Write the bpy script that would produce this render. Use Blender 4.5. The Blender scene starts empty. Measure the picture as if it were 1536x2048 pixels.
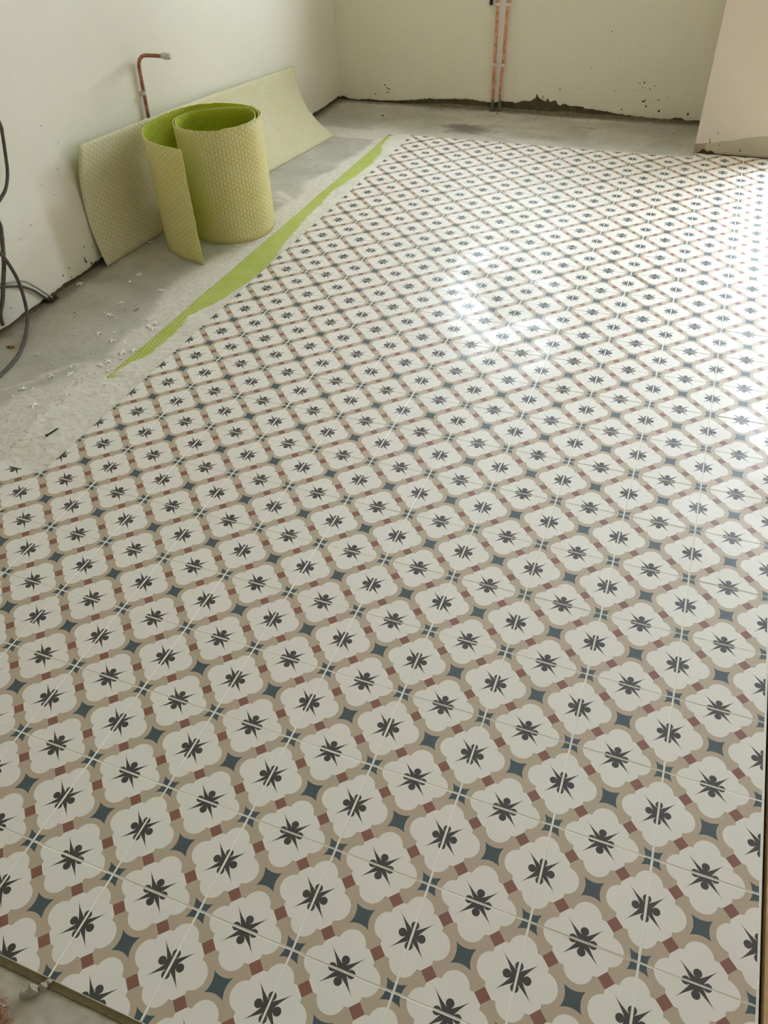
import bpy, bmesh, math, random
import numpy as np
from mathutils import Vector, Matrix

random.seed(7)
rng = np.random.default_rng(7)
scene = bpy.context.scene
COL = scene.collection

def lin(r, g, b):
    f = lambda c: (c / 255 / 12.92) if c / 255 <= 0.04045 else ((c / 255 + 0.055) / 1.055) ** 2.4
    return (f(r), f(g), f(b), 1.0)

# ------------------------------------------------------------------ camera
cam_d = bpy.data.cameras.new('camera')
cam_d.sensor_fit = 'HORIZONTAL'
cam_d.sensor_width = 36.0
cam_d.lens = 1555.6 / 1536 * 36.0
cam_d.clip_start = 0.02
cam = bpy.data.objects.new('camera', cam_d)
COL.objects.link(cam)
Rw = Matrix(((0.93283166, 0.35857384, -0.03535377),      # right
             (-0.21657677, 0.63641691, 0.74031622),      # up
             (0.28795777, -0.68293361, 0.67132854)))     # backward
cam.matrix_world = Matrix.Translation((0.1985, -0.8084, 1.5663)) @ Rw.transposed().to_4x4()
scene.camera = cam

# ------------------------------------------------------------------ sky, light, exposure
SKY = 6.5
world = bpy.data.worlds.new('overcast_sky')
scene.world = world
world.use_nodes = True
wn = world.node_tree
bg = wn.nodes['Background']
bg.inputs[0].default_value = (0.76, 0.88, 1.0, 1)
bg.inputs[1].default_value = SKY

def portal(name, loc, rot, sx, sy):
    d = bpy.data.lights.new(name, 'AREA')
    d.shape = 'RECTANGLE'
    d.size, d.size_y = sx, sy
    d.cycles.is_portal = True
    o = bpy.data.objects.new(name, d)
    o.location = loc
    o.rotation_euler = rot
    COL.objects.link(o)

WX0, WX1, WZ0, WZ1 = -1.62, -0.62, 1.08, 2.12          # window in the back wall
DX0, DX1, DZ1 = 0.78, 2.30, 2.18                          # glazed garden door in the back wall, right of the pier
portal('window_daylight', ((WX0 + WX1) / 2, 5.0, (WZ0 + WZ1) / 2), (math.radians(-90), 0, 0), WX1 - WX0, WZ1 - WZ0)
portal('door_daylight', ((DX0 + DX1) / 2, 5.0, DZ1 / 2), (math.radians(-90), 0, 0), DX1 - DX0, DZ1)

scene.view_settings.view_transform = 'Standard'
scene.view_settings.look = 'None'
scene.view_settings.exposure = 2.13
scene.view_settings.gamma = 1.0
scene.view_settings.use_curve_mapping = False
scene.cycles.use_denoising = True
scene.cycles.max_bounces = 12
scene.cycles.diffuse_bounces = 8
scene.cycles.sample_clamp_indirect = 8.0

# ------------------------------------------------------------------ node helpers
class G:
    def __init__(s, name):
        s.m = bpy.data.materials.new(name)
        s.m.use_nodes = True
        s.t = s.m.node_tree
        s.b = s.t.nodes['Principled BSDF']
        s.out = s.t.nodes['Material Output']
    def n(s, typ, **kw):
        nd = s.t.nodes.new(typ)
        for k, v in kw.items():
            setattr(nd, k, v)
        return nd
    def link(s, a, b):
        s.t.links.new(a, b)
    def put(s, sock, v):
        if isinstance(v, bpy.types.NodeSocket):
            s.link(v, sock)
        else:
            sock.default_value = v
    def M(s, op, a, b=None, c=None, clamp=False):
        nd = s.n('ShaderNodeMath', operation=op, use_clamp=clamp)
        for i, v in enumerate((a, b, c)):
            if v is not None:
                s.put(nd.inputs[i], v)
        return nd.outputs[0]
    def mix(s, f, a, b, blend='MIX'):
        nd = s.n('ShaderNodeMix', data_type='RGBA', blend_type=blend)
        s.put(nd.inputs[0], f); s.put(nd.inputs[6], a); s.put(nd.inputs[7], b)
        return nd.outputs[2]
    def noise(s, vec, scale, detail=4, rough=0.55, dist=0.0):
        nd = s.n('ShaderNodeTexNoise')
        if vec is not None:
            s.link(vec, nd.inputs['Vector'])
        nd.inputs['Scale'].default_value = scale
        nd.inputs['Detail'].default_value = detail
        nd.inputs['Roughness'].default_value = rough
        nd.inputs['Distortion'].default_value = dist
        return nd.outputs[0]
    def ramp(s, f, a, b, lo=0.0, hi=1.0):
        nd = s.n('ShaderNodeMapRange')
        s.put(nd.inputs[0], f)
        for i, v in zip((1, 2, 3, 4), (a, b, lo, hi)):
            nd.inputs[i].default_value = v
        return nd.outputs[0]
    def bump(s, h, strength, dist):
        nd = s.n('ShaderNodeBump')
        s.link(h, nd.inputs['Height'])
        nd.inputs['Strength'].default_value = strength
        nd.inputs['Distance'].default_value = dist
        s.link(nd.outputs[0], s.b.inputs['Normal'])
        return nd
    def pos(s):
        return s.n('ShaderNodeNewGeometry').outputs['Position']
    def obj(s):
        return s.n('ShaderNodeTexCoord').outputs['Object']

def plain(name, c, rough=0.6, metal=0.0, var=0.06, scale=60.0, bump=0.0):
    g = G(name)
    o = g.obj()
    nz = g.noise(o, scale)
    dark = tuple(x * (1 - 2.5 * var) for x in c[:3]) + (1,)
    g.put(g.b.inputs['Base Color'], g.mix(g.ramp(nz, 0.35, 0.65), dark, c))
    g.b.inputs['Roughness'].default_value = rough
    g.b.inputs['Metallic'].default_value = metal
    if bump:
        g.bump(nz, 0.5, bump)
    return g.m

# ------------------------------------------------------------------ mesh helpers
def link_mesh(name, verts, faces, mat, parent=None, loc=(0, 0, 0), smooth=False, mats=None, fm=None):
    me = bpy.data.meshes.new(name)
    me.from_pydata([tuple(v) for v in verts], [], [tuple(f) for f in faces])
    for m in (mats or [mat]):
        me.materials.append(m)
    if fm is not None:
        me.polygons.foreach_set('material_index', fm)
    if smooth:
        me.polygons.foreach_set('use_smooth', [True] * len(me.polygons))
    me.update()
    o = bpy.data.objects.new(name, me)
    o.location = loc
    COL.objects.link(o)
    if parent:
        o.parent = parent
    return o

class MB:
    def __init__(s):
        s.v, s.f = [], []
    def box(s, x0, x1, y0, y1, z0, z1):
        k = len(s.v)
        s.v += [(x, y, z) for z in (z0, z1) for y in (y0, y1) for x in (x0, x1)]
        s.f += [tuple(k + i for i in q) for q in ((0, 2, 3, 1), (4, 5, 7, 6), (0, 1, 5, 4), (2, 6, 7, 3), (0, 4, 6, 2), (1, 3, 7, 5))]
        return s
    def tube(s, pts, r, n=10, cap=True):
        pts = [Vector(p) for p in pts]
        rs = r if isinstance(r, (list, tuple)) else [r] * len(pts)
        k = len(s.v)
        up = Vector((0.13, 0.37, 0.92))
        prev = None
        for i, p in enumerate(pts):
            t = (pts[min(i + 1, len(pts) - 1)] - pts[max(i - 1, 0)]).normalized()
            if prev is None:
                a = t.cross(up)
                if a.length < 0.1:
                    a = t.cross(Vector((1, 0, 0)))
            else:
                a = prev - t * prev.dot(t)
            a.normalize(); prev = a
            b = t.cross(a)
            for j in range(n):
                th = 2 * math.pi * j / n
                s.v.append(tuple(p + (a * math.cos(th) + b * math.sin(th)) * rs[i]))
        for i in range(len(pts) - 1):
            for j in range(n):
                q = (k + i * n + j, k + i * n + (j + 1) % n, k + (i + 1) * n + (j + 1) % n, k + (i + 1) * n + j)
                s.f.append(q)
        if cap:
            s.f.append(tuple(k + j for j in reversed(range(n))))
            s.f.append(tuple(k + (len(pts) - 1) * n + j for j in range(n)))
        return s
    def blob(s, c, rx, ry, rz, jit=0.25, rnd=random):
        bm = bmesh.new()
        bmesh.ops.create_icosphere(bm, subdivisions=1, radius=1)
        k = len(s.v)
        for v in bm.verts:
            q = 1 + rnd.uniform(-jit, jit)
            s.v.append((c[0] + v.co.x * rx * q, c[1] + v.co.y * ry * q, c[2] + v.co.z * rz * q))
        s.f += [tuple(k + v.index for v in f.verts) for f in bm.faces]
        bm.free()
        return s
    def build(s, name, mat, parent=None, loc=(0, 0, 0), smooth=False):
        return link_mesh(name, s.v, s.f, mat, parent, loc, smooth)

def catmull(pts, per=8):
    P = [np.array(p, float) for p in pts]
    P = [2 * P[0] - P[1]] + P + [2 * P[-1] - P[-2]]
    out = []
    for i in range(1, len(P) - 2):
        for k in range(per):
            t = k / per
            out.append(0.5 * (2 * P[i] + (P[i + 1] - P[i - 1]) * t + (2 * P[i - 1] - 5 * P[i] + 4 * P[i + 1] - P[i + 2]) * t * t
                              + (3 * P[i] - P[i - 1] - 3 * P[i + 1] + P[i + 2]) * t ** 3))
    out.append(P[-2])
    return np.array(out)

def vnoise(x, y, scale, seed):
    r = np.random.default_rng(seed).random((257, 257))
    x = np.asarray(x) / scale + 40.3; y = np.asarray(y) / scale + 40.7
    xi, yi = np.floor(x).astype(int), np.floor(y).astype(int)
    fx, fy = x - xi, y - yi
    fx, fy = fx * fx * (3 - 2 * fx), fy * fy * (3 - 2 * fy)
    g = lambda a, b: r[a % 257, b % 257]
    return (g(xi, yi) * (1 - fx) + g(xi + 1, yi) * fx) * (1 - fy) + (g(xi, yi + 1) * (1 - fx) + g(xi + 1, yi + 1) * fx) * fy

def fnoise(x, y, scale, seed, octaves=4):
    t, a, s = 0, 1, 0
    for k in range(octaves):
        t = t + a * vnoise(x, y, scale / 2 ** k, seed + k); s += a; a *= 0.5
    return t / s

def smooth01(x, a, b):
    t = np.clip((x - a) / (b - a), 0, 1)
    return t * t * (3 - 2 * t)

def thing(name, label, cat, loc=(0, 0, 0), group=None, rz=0.0):
    o = bpy.data.objects.new(name, None)
    o.empty_display_size = 0.05
    COL.objects.link(o)
    o.location = loc; o.rotation_euler = (0, 0, rz)
    o['label'] = label; o['category'] = cat
    if group:
        o['group'] = group
    return o

def tag(o, label, cat, group=None, kind=None):
    o['label'] = label; o['category'] = cat
    if group:
        o['group'] = group
    if kind:
        o['kind'] = kind
    return o

def struct(o):
    o['kind'] = 'structure'
    return o

# ------------------------------------------------------------------ materials
ZS = -0.014            # top of the screed; tile tops are at z = 0
T = 0.2                # tile pitch

def tile_material():
    g = G('printed_encaustic_tile')
    o = g.obj()
    sx = g.n('ShaderNodeSeparateXYZ'); g.link(o, sx.inputs[0])
    x = g.M('DIVIDE', sx.outputs[0], T); y = g.M('DIVIDE', sx.outputs[1], T)
    a = g.M('ABSOLUTE', g.M('SUBTRACT', g.M('FRACT', g.M('ADD', x, y)), 0.5))
    b = g.M('ABSOLUTE', g.M('SUBTRACT', g.M('FRACT', g.M('SUBTRACT', x, y)), 0.5))
    m = g.M('MAXIMUM', a, b); n = g.M('MINIMUM', a, b)
    def dist(c):
        p = g.M('SUBTRACT', a, c); q = g.M('SUBTRACT', b, c)
        return g.M('SQRT', g.M('ADD', g.M('MULTIPLY', p, p), g.M('MULTIPLY', q, q)))
    LT = lambda p, q: g.M('LESS_THAN', p, q)
    GT = lambda p, q: g.M('GREATER_THAN', p, q)
    AND = lambda p, q: g.M('MULTIPLY', p, q)
    OR = lambda p, q: g.M('MAXIMUM', p, q)
    dc = dist(0.235)
    lim = g.M('MINIMUM', 0.424, g.M('SUBTRACT', 0.424 + 0.839 * 0.076, g.M('MULTIPLY', n, 0.839)))
    cream = OR(LT(dc, 0.1874), AND(LT(n, 0.1225), LT(m, lim)))
    blue = AND(GT(dc, 0.274), GT(n, 0.25))
    red = AND(GT(m, 0.424), LT(n, 0.076))
    w = g.M('MULTIPLY', g.M('POWER', g.M('DIVIDE', g.M('MAXIMUM', g.M('SUBTRACT', 0.357, m), 0.0), 0.3), 1.85), 0.041)
    star = OR(OR(LT(n, w), LT(dist(0.093), 0.0545)), LT(dist(0.0), 0.089))
    star = AND(star, LT(m, 0.357))
    rim = GT(g.M('MAXIMUM', g.M('ABSOLUTE', x), g.M('ABSOLUTE', y)), 0.4895)
    # fine speckle and wear of the print
    pz = g.pos()
    fine = g.noise(pz, 420, 3)
    big = g.noise(pz, 2.2, 3)
    rnd = g.n('ShaderNodeObjectInfo').outputs['Random']
    tan = g.mix(g.ramp(big, 0.3, 0.7), lin(192, 177, 150), lin(194, 174, 153))
    c = g.mix(cream, tan, g.mix(g.ramp(big, 0.35, 0.7), lin(238, 235, 225), lin(239, 231, 222)))
    c = g.mix(blue, c, lin(70, 86, 90))
    c = g.mix(red, c, lin(143, 94, 78))
    c = g.mix(star, c, lin(64, 60, 56))
    c = g.mix(rim, c, lin(248, 246, 236))
    # one muddy mark on the band of a single tile
    sp = g.n('ShaderNodeSeparateXYZ'); g.link(pz, sp.inputs[0])
    ex = g.M('DIVIDE', g.M('SUBTRACT', sp.outputs[0], 0.052), 0.062)
    ey = g.M('DIVIDE', g.M('SUBTRACT', sp.outputs[1], 2.553), 0.050)
    mud = LT(g.M('ADD', g.M('MULTIPLY', ex, ex), g.M('MULTIPLY', ey, ey)), 1.0)
    band = g.M('SUBTRACT', 1.0, OR(cream, OR(star, OR(blue, rim))))
    c = g.mix(g.M('MULTIPLY', mud, g.M('MULTIPLY', band, 0.55)), c, lin(122, 88, 48))
    pit = g.ramp(fine, 0.70, 0.74)
    c = g.mix(g.M('MULTIPLY', pit, 0.25), c, lin(90, 84, 74))
    g.put(g.b.inputs['Base Color'], c)
    # residue film left by the adhesive: hazy and glossier swirls
    film = g.noise(pz, 3.1, 5, 0.6, 1.3)
    g.put(g.b.inputs['Roughness'], g.ramp(film, 0.35, 0.66, 0.66, 0.50))
    g.b.inputs['Specular IOR Level'].default_value = 0.72
    g.put(g.b.inputs['Coat Weight'], g.ramp(film, 0.46, 0.60, 0.02, 0.15))
    g.put(g.b.inputs['Coat Roughness'], g.ramp(film, 0.40, 0.62, 0.30, 0.11))
    wave = g.noise(pz, 9.0, 2)
    g.bump(wave, 0.10, 0.004)
    return g.m

def screed_material():
    g = G('cement_screed')
    p = g.pos()
    at = g.n('ShaderNodeAttribute', attribute_name='marks')
    ch = g.n('ShaderNodeSeparateColor'); g.link(at.outputs[0], ch.inputs[0])
    n1 = g.noise(p, 3.0, 6, 0.6, 0.6); n2 = g.noise(p, 26, 6, 0.65); n3 = g.noise(p, 190, 3, 0.6)
    c = g.mix(g.ramp(n1, 0.35, 0.68), lin(172, 169, 155), lin(198, 194, 180))
    c = g.mix(g.M('MULTIPLY', g.ramp(n2, 0.5, 0.72), 0.35), c, lin(140, 138, 124))
    c = g.mix(g.M('MULTIPLY', g.ramp(n3, 0.60, 0.74), 0.35), c, lin(112, 108, 94))
    brk = g.ramp(g.noise(p, 55, 6, 0.75, 0.8), 0.40, 0.60)
    res = g.M('MULTIPLY', ch.outputs[0], g.M('ADD', 0.45, g.M('MULTIPLY', brk, 0.6)), clamp=True)
    c = g.mix(res, c, lin(230, 223, 210))
    c = g.mix(ch.outputs[1], c, lin(96, 90, 74))
    c = g.mix(ch.outputs[2], c, lin(120, 108, 84))
    g.put(g.b.inputs['Base Color'], c)
    g.b.inputs['Roughness'].default_value = 0.78
    g.bump(g.M('ADD', n2, g.M('MULTIPLY', n3, 0.5)), 0.35, 0.003)
    return g.m

def plaster_material(name, c0, c1, strip=None, streak=True):
    g = G(name)
    p = g.pos()
    n1 = g.noise(p, 1.6, 4, 0.55, 0.4); n2 = g.noise(p, 34, 5, 0.6)
    c = g.mix(g.ramp(n1, 0.3, 0.7), c0, c1)
    c = g.mix(g.M('MULTIPLY', g.ramp(n2, 0.62, 0.75), 0.12), c, lin(150, 140, 112))
    if strip:   # unpainted grey plaster left between the pipes
        sp = g.n('ShaderNodeSeparateXYZ'); g.link(p, sp.inputs[0])
        xx = g.M('ADD', sp.outputs[0], g.M('MULTIPLY', g.noise(p, 22, 3), 0.02))
        k = g.M('MULTIPLY', g.M('GREATER_THAN', xx, strip[0]), g.M('LESS_THAN', xx, strip[1]))
        c = g.mix(k, c, lin(244, 242, 236))
    g.put(g.b.inputs['Base Color'], c)
    g.b.inputs['Roughness'].default_value = 0.62
    g.bump(n2, 0.12, 0.003)
    return g.m

def matting_material(name, ca, cb, trans, tint, emboss=0.6):
    g = G(name)
    uv = g.n('ShaderNodeUVMap', uv_map='UVMap').outputs[0]
    br = g.n('ShaderNodeTexBrick')
    br.offset = 0.5
    g.link(uv, br.inputs['Vector'])
    br.inputs['Scale'].default_value = 1.0
    br.inputs['Brick Width'].default_value = 0.0235
    br.inputs['Row Height'].default_value = 0.0175
    br.inputs['Mortar Size'].default_value = 0.0032
    br.inputs['Mortar Smooth'].default_value = 0.7
    br.inputs['Color1'].default_value = (1, 1, 1, 1); br.inputs['Color2'].default_value = (.8, .8, .8, 1)
    br.inputs['Mortar'].default_value = (0, 0, 0, 1)
    p = g.pos()
    n1 = g.noise(p, 7, 4); n2 = g.noise(p, 240, 4, 0.7)
    c = g.mix(g.ramp(n1, 0.3, 0.7), ca, cb)
    c = g.mix(g.M('MULTIPLY', br.outputs['Fac'], 0.26), c, tuple(0.62 * q for q in ca[:3]) + (1,))
    c = g.mix(g.M('MULTIPLY', g.ramp(n2, 0.6, 0.8), 0.12), c, (0.9, 0.9, 0.85, 1))
    g.put(g.b.inputs['Base Color'], c)
    g.b.inputs['Roughness'].default_value = 0.75
    h = g.M('ADD', g.M('MULTIPLY', g.M('SUBTRACT', 1.0, br.outputs['Fac']), 1.0), g.M('MULTIPLY', n2, 0.35))
    bp = g.bump(h, emboss, 0.0035)
    tr = g.n('ShaderNodeBsdfTranslucent')
    tr.inputs[0].default_value = tint
    g.link(bp.outputs[0], tr.inputs['Normal'])
    mx = g.n('ShaderNodeMixShader'); mx.inputs[0].default_value = trans
    g.link(g.b.outputs[0], mx.inputs[1]); g.link(tr.outputs[0], mx.inputs[2])
    g.link(mx.outputs[0], g.out.inputs['Surface'])
    return g.m

def copper_material(name='tarnished_copper', ca=lin(150, 102, 78), cb=lin(192, 142, 114)):
    g = G(name)
    o = g.pos()
    n = g.noise(o, 40, 5, 0.65, 0.5); n2 = g.noise(o, 130, 4)
    c = g.mix(g.ramp(n, 0.38, 0.62), ca, cb)
    c = g.mix(g.M('MULTIPLY', g.ramp(n2, 0.62, 0.78), 0.6), c, lin(82, 42, 34))
    g.put(g.b.inputs['Base Color'], c)
    g.b.inputs['Metallic'].default_value = 0.6
    g.put(g.b.inputs['Roughness'], g.ramp(n, 0.3, 0.7, 0.55, 0.35))
    return g.m

def adhesive_material():
    g = G('tile_adhesive')
    p = g.pos()
    n1 = g.noise(p, 60, 5, 0.7, 0.4); n2 = g.noise(p, 320, 4, 0.7); n3 = g.noise(p, 8, 4)
    c = g.mix(g.ramp(n3, 0.35, 0.65), lin(232, 227, 212), lin(244, 240, 227))
    c = g.mix(g.M('MULTIPLY', g.ramp(n1, 0.56, 0.68), 0.42), c, lin(140, 134, 114))
    c = g.mix(g.M('MULTIPLY', g.ramp(n2, 0.60, 0.67), 0.6), c, lin(112, 108, 92))
    g.put(g.b.inputs['Base Color'], c)
    g.b.inputs['Roughness'].default_value = 0.85
    g.bump(g.M('ADD', n1, n2), 0.6, 0.004)
    return g.m

def green_strip_material():
    g = G('lime_green_matting')
    p = g.pos()
    at = g.n('ShaderNodeAttribute', attribute_name='dimple_shade')
    n1 = g.noise(p, 12, 4); n2 = g.noise(p, 150, 4, 0.7)
    c = g.mix(g.ramp(n1, 0.3, 0.7), lin(186, 202, 84), lin(200, 210, 118))
    c = g.mix(g.M('MULTIPLY', g.ramp(n2, 0.58, 0.72), 0.35), c, lin(216, 214, 190))
    c = g.mix(at.outputs['Fac'], c, lin(120, 132, 46))  # shade inside the dimples, painted as a darker green
    g.put(g.b.inputs['Base Color'], c)
    g.b.inputs['Roughness'].default_value = 0.6
    return g.m

M_TILE = tile_material()
M_SCREED = screed_material()
M_PL_LEFT = plaster_material('magnolia_plaster_left', lin(226, 221, 203), lin(231, 226, 210))
M_PL_BACK = plaster_material('magnolia_plaster_back', lin(232, 226, 205), lin(235, 229, 210), strip=(-1.232, -1.176))
M_PL_PIER = plaster_material('bounce_tinted_plaster', lin(222, 208, 192), lin(226, 212, 196))  # pink cast of light off the boards, put into the colour
M_WHITE = plain('white_ceiling_paint', lin(238, 236, 230), 0.8, var=0.01)
M_HALL = plain('hall_paint', lin(196, 194, 188), 0.8, var=0.02)
M_MASON = plain('bare_masonry', lin(98, 90, 66), 0.95, var=0.16, scale=22, bump=0.006)
M_FLEECE = matting_material('fleece_side_of_matting', lin(250, 235, 156), lin(252, 241, 184), 0.20, lin(246, 232, 30), 0.9)
M_FLEECE2 = matting_material('paler_fleece_side_of_matting', lin(250, 242, 196), lin(252, 246, 212), 0.15, lin(246, 232, 50), 0.9)  # paler, less yellow mix of the fleece for the leaning sheet
M_GREEN = matting_material('green_side_of_matting', lin(184, 198, 30), lin(194, 206, 44), 0.26, lin(196, 206, 10), 0.7)
M_STRIP = green_strip_material()
M_COPPER = copper_material()
M_COPPER2 = copper_material('bright_copper', lin(196, 130, 98), lin(236, 178, 146))
M_ADH = adhesive_material()
M_BED = plain('adhesive_bed', lin(248, 244, 230), 0.85, var=0.05, scale=90)
M_FIT = plain('white_painted_fitting', lin(214, 212, 200), 0.45, var=0.05)
M_CLIP = plain('white_plastic_clip', lin(232, 230, 222), 0.4, var=0.02)
M_SLEEVE = plain('grey_green_sleeve', lin(118, 118, 98), 0.8, var=0.12, scale=120)
M_CABLE = plain('dusty_grey_cable', lin(92, 84, 76), 0.6, var=0.14, scale=50)
M_CABLE2 = plain('pale_grey_cable', lin(176, 172, 160), 0.6, var=0.12, scale=50)
M_SPACER = plain('white_spacer_plastic', lin(252, 251, 246), 0.45, var=0.02)
M_BLACK = plain('black_metal_and_gap_shade', lin(26, 25, 25), 0.45, var=0.1)
M_WOOD = plain('pale_timber', lin(206, 168, 118), 0.55, var=0.1, scale=30)
M_FRAME = plain('white_window_frame', lin(236, 236, 234), 0.35, var=0.01)
M_CRUMB = plain('mortar', lin(170, 162, 138), 0.95, var=0.1, scale=140, bump=0.003)
M_DIRT = plain('dark_crumbs', lin(74, 66, 50), 0.95, var=0.2, scale=200)
M_COIR = plain('reddish_brown_fibre', lin(196, 156, 124), 0.95, var=0.2, scale=160, bump=0.004)
M_THRESH = plain('dusty_threshold_concrete', lin(200, 194, 176), 0.9, var=0.08, scale=40, bump=0.003)
M_PAVING = plain('garden_paving', lin(150, 150, 146), 0.9, var=0.05, scale=3)
M_AMBER = plain('amber_plastic', lin(176, 106, 50), 0.4, var=0.1)

# ------------------------------------------------------------------ the floor
def grid(x0, x1, y0, y1, step):
    nx = int(round((x1 - x0) / step)) + 1; ny = int(round((y1 - y0) / step)) + 1
    X, Y = np.meshgrid(np.linspace(x0, x1, nx), np.linspace(y0, y1, ny))
    i = np.arange((ny - 1) * (nx - 1)); r, c = i // (nx - 1), i % (nx - 1)
    k = r * nx + c
    F = np.stack([k, k + 1, k + nx + 1, k + nx], 1)
    return X.ravel(), Y.ravel(), F, nx, ny

def grid_object(name, X, Y, Z, F, mat, parent=None, smooth=True):
    used = np.unique(F)
    remap = -np.ones(len(X), int); remap[used] = np.arange(len(used))
    V = np.stack([X, Y, Z], 1)[used]
    return link_mesh(name, V.tolist(), remap[F].tolist(), mat, parent, smooth=smooth), used

MAT_R = np.array([(-1.759, 1.183), (-1.731, 1.30), (-1.695, 1.36), (-1.701, 1.409), (-1.694, 1.553), (-1.703, 1.619), (-1.712, 1.689), (-1.698, 1.758),
    (-1.663, 1.823), (-1.647, 1.916), (-1.627, 2.027), (-1.607, 2.166), (-1.634, 2.352), (-1.661, 2.527), (-1.674, 2.675), (-1.69, 2.847),
    (-1.696, 3.012), (-1.713, 3.206), (-1.688, 3.326), (-1.66, 3.644), (-1.687, 3.906), (-1.726, 3.998), (-1.736, 4.103), (-1.741, 4.209)])
THIN_L = np.array([(-1.79, 0.55), (-1.792, 0.619), (-1.822, 0.726), (-1.85, 0.83), (-1.868, 0.93), (-1.862, 1.02), (-1.83, 1.12), (-1.79, 1.16), (-1.759, 1.2)])

X, Y, F, nx, ny = grid(-2.42, 0.604, -2.62, 4.94, 0.0125)
Z = ZS + (fnoise(X, Y, 0.5, 3) - 0.5) * 0.0008
floor, used = grid_object('floor', X, Y, Z, F, M_SCREED)
struct(floor)
# marks: r adhesive smears, g dark damp stain, b dirt along the foot of the walls
edge = np.interp(Y, [1.2, 1.4, 1.8, 2.1, 2.5, 2.95, 3.3, 3.7, 4.2], [-1.84, -1.87, -1.93, -1.93, -1.90, -1.87, -1.90, -1.83, -1.80])
edge = edge + (fnoise(X, Y, 0.12, 21) - 0.5) * 0.10
res = smooth01(X - edge, -0.025, 0.03) * smooth01(Y, 1.15, 1.4) * (1 - smooth01(Y, 4.1, 4.3)) * 0.95
near = np.interp(Y, [0.5, 0.7, 0.9, 1.05, 1.2, 1.35], [-1.95, -1.99, -2.02, -1.99, -1.92, -1.84])
near = near + (fnoise(X * 2, Y, 0.15, 31) - 0.5) * 0.24
res = np.maximum(res, smooth01(X - near, -0.05, 0.06) * (1 - smooth01(Y, 1.2, 1.45)) * 1.0)
for (x0, y0, x1, y1, wd) in ((-2.02, 1.10, -1.93, 1.22, 0.012), (-1.97, 0.99, -1.87, 1.15, 0.018), (-1.93, 1.0, -1.86, 1.12, 0.02), (-2.09, 0.98, -1.98, 1.11, 0.007), (-1.76, 2.9, -1.95, 3.0, 0.012), (-2.0, 3.1, -1.85, 3.0, 0.02)):
    dx, dy = x1 - x0, y1 - y0
    t = np.clip(((X - x0) * dx + (Y - y0) * dy) / (dx * dx + dy * dy), 0, 1)
    d = np.hypot(X - x0 - t * dx, Y - y0 - t * dy)
    res = np.maximum(res, (1 - smooth01(d, wd * 0.6, wd * 1.5)) * 0.7)
by = 4.28 + (fnoise(X, Y, 0.12, 41) - 0.5) * 0.09
res = np.maximum(res, (1 - smooth01(Y - by, -0.03, 0.03)) * (Y > 4.1) * 0.75)
res = np.maximum(res, smooth01(fnoise(X, Y * 2.0, 0.35, 43), 0.30, 0.75) * (Y > 4.1) * (X > -1.9) * 0.75)
d = np.hypot((X + 1.30) / 0.16, (Y - 4.46) / 0.12) + (fnoise(X, Y, 0.07, 51) - 0.5) * 1.1
stain = (1 - smooth01(d, 0.5, 1.25)) * 0.62
foot = np.maximum(1 - smooth01(X + 2.42 + (fnoise(X, Y, 0.09, 61) - 0.5) * 0.08, 0.03, 0.10), 0)
foot = np.maximum(foot, (1 - smooth01(4.9 - Y + (fnoise(X, Y, 0.09, 71) - 0.5) * 0.06, 0.01, 0.07)))
foot = np.maximum(foot, (1 - smooth01(np.hypot((X + 0.55) / 0.10, (Y - 4.66) / 0.02) + (fnoise(X, Y, 0.02, 77) - 0.5), 0.4, 1.1)) * 0.8)
foot = foot * 0.75
ca = floor.data.color_attributes.new('marks', 'FLOAT_COLOR', 'POINT')
cols = np.ones((len(used), 4), np.float32)
cols[:, 0], cols[:, 1], cols[:, 2] = res[used], stain[used], foot[used]
ca.data.foreach_set('color', cols.ravel())

# tiles: every tile a part of the floor, one shared mesh
HALF = T / 2 - 0.0011
def tile_mesh(name, x0, x1, y0, y1, z0=-0.009, bev=0.0008):
    v, f = [], []
    for (dx, z) in ((0, z0), (0, -bev), (bev, 0.0)):
        v += [(x0 + dx, y0 + dx, z), (x1 - dx, y0 + dx, z), (x1 - dx, y1 - dx, z), (x0 + dx, y1 - dx, z)]
    for r in range(2):
        for j in range(4):
            f.append((r * 4 + j, r * 4 + (j + 1) % 4, (r + 1) * 4 + (j + 1) % 4, (r + 1) * 4 + j))
    f += [(8, 9, 10, 11), (3, 2, 1, 0)]
    me = bpy.data.meshes.new(name)
    me.from_pydata(v, [], f)
    me.materials.append(M_TILE)
    return me
ME_TILE = tile_mesh('tile', -HALF, HALF, -HALF, HALF)
def put_tile(i, j, me=None):
    o = bpy.data.objects.new('tile', me or ME_TILE)
    o.location = ((i + 0.5) * T + rng.normal(0, 0.0002), (j + 0.5) * T + rng.normal(0, 0.0002), float(np.clip(rng.normal(0.0001, 0.0002), -0.0001, 0.0005)))
    tx, ty = np.clip(rng.normal(0, 0.0010, 2), -0.0016, 0.0016)
    o.rotation_euler = (float(tx), float(ty), float(rng.normal(0, 0.0007)))
    COL.objects.link(o)
    o.parent = floor
for j in range(-3, 21):
    for i in range(-9, 3):
        if i == -9 and not 0 <= j <= 2:
            continue
        if (j < -1 and i < -6) or (i < -7 and j < 1 and i != -9):
            continue
        if i == -9 and j < 2:
            continue
        put_tile(i, j)
# cut pieces slipped in front of the pier
YC = (4.2 + 0.0011, 4.292)
for i, x0 in ((0, 0.126), (1, None), (2, None)):
    xc, yc = (i + 0.5) * T, 21.5 * T
    me = tile_mesh('cut_tile', (x0 - xc) if x0 else -HALF, HALF, YC[0] - yc, YC[1] - yc)
    put_tile(i, 21, me)
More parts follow.
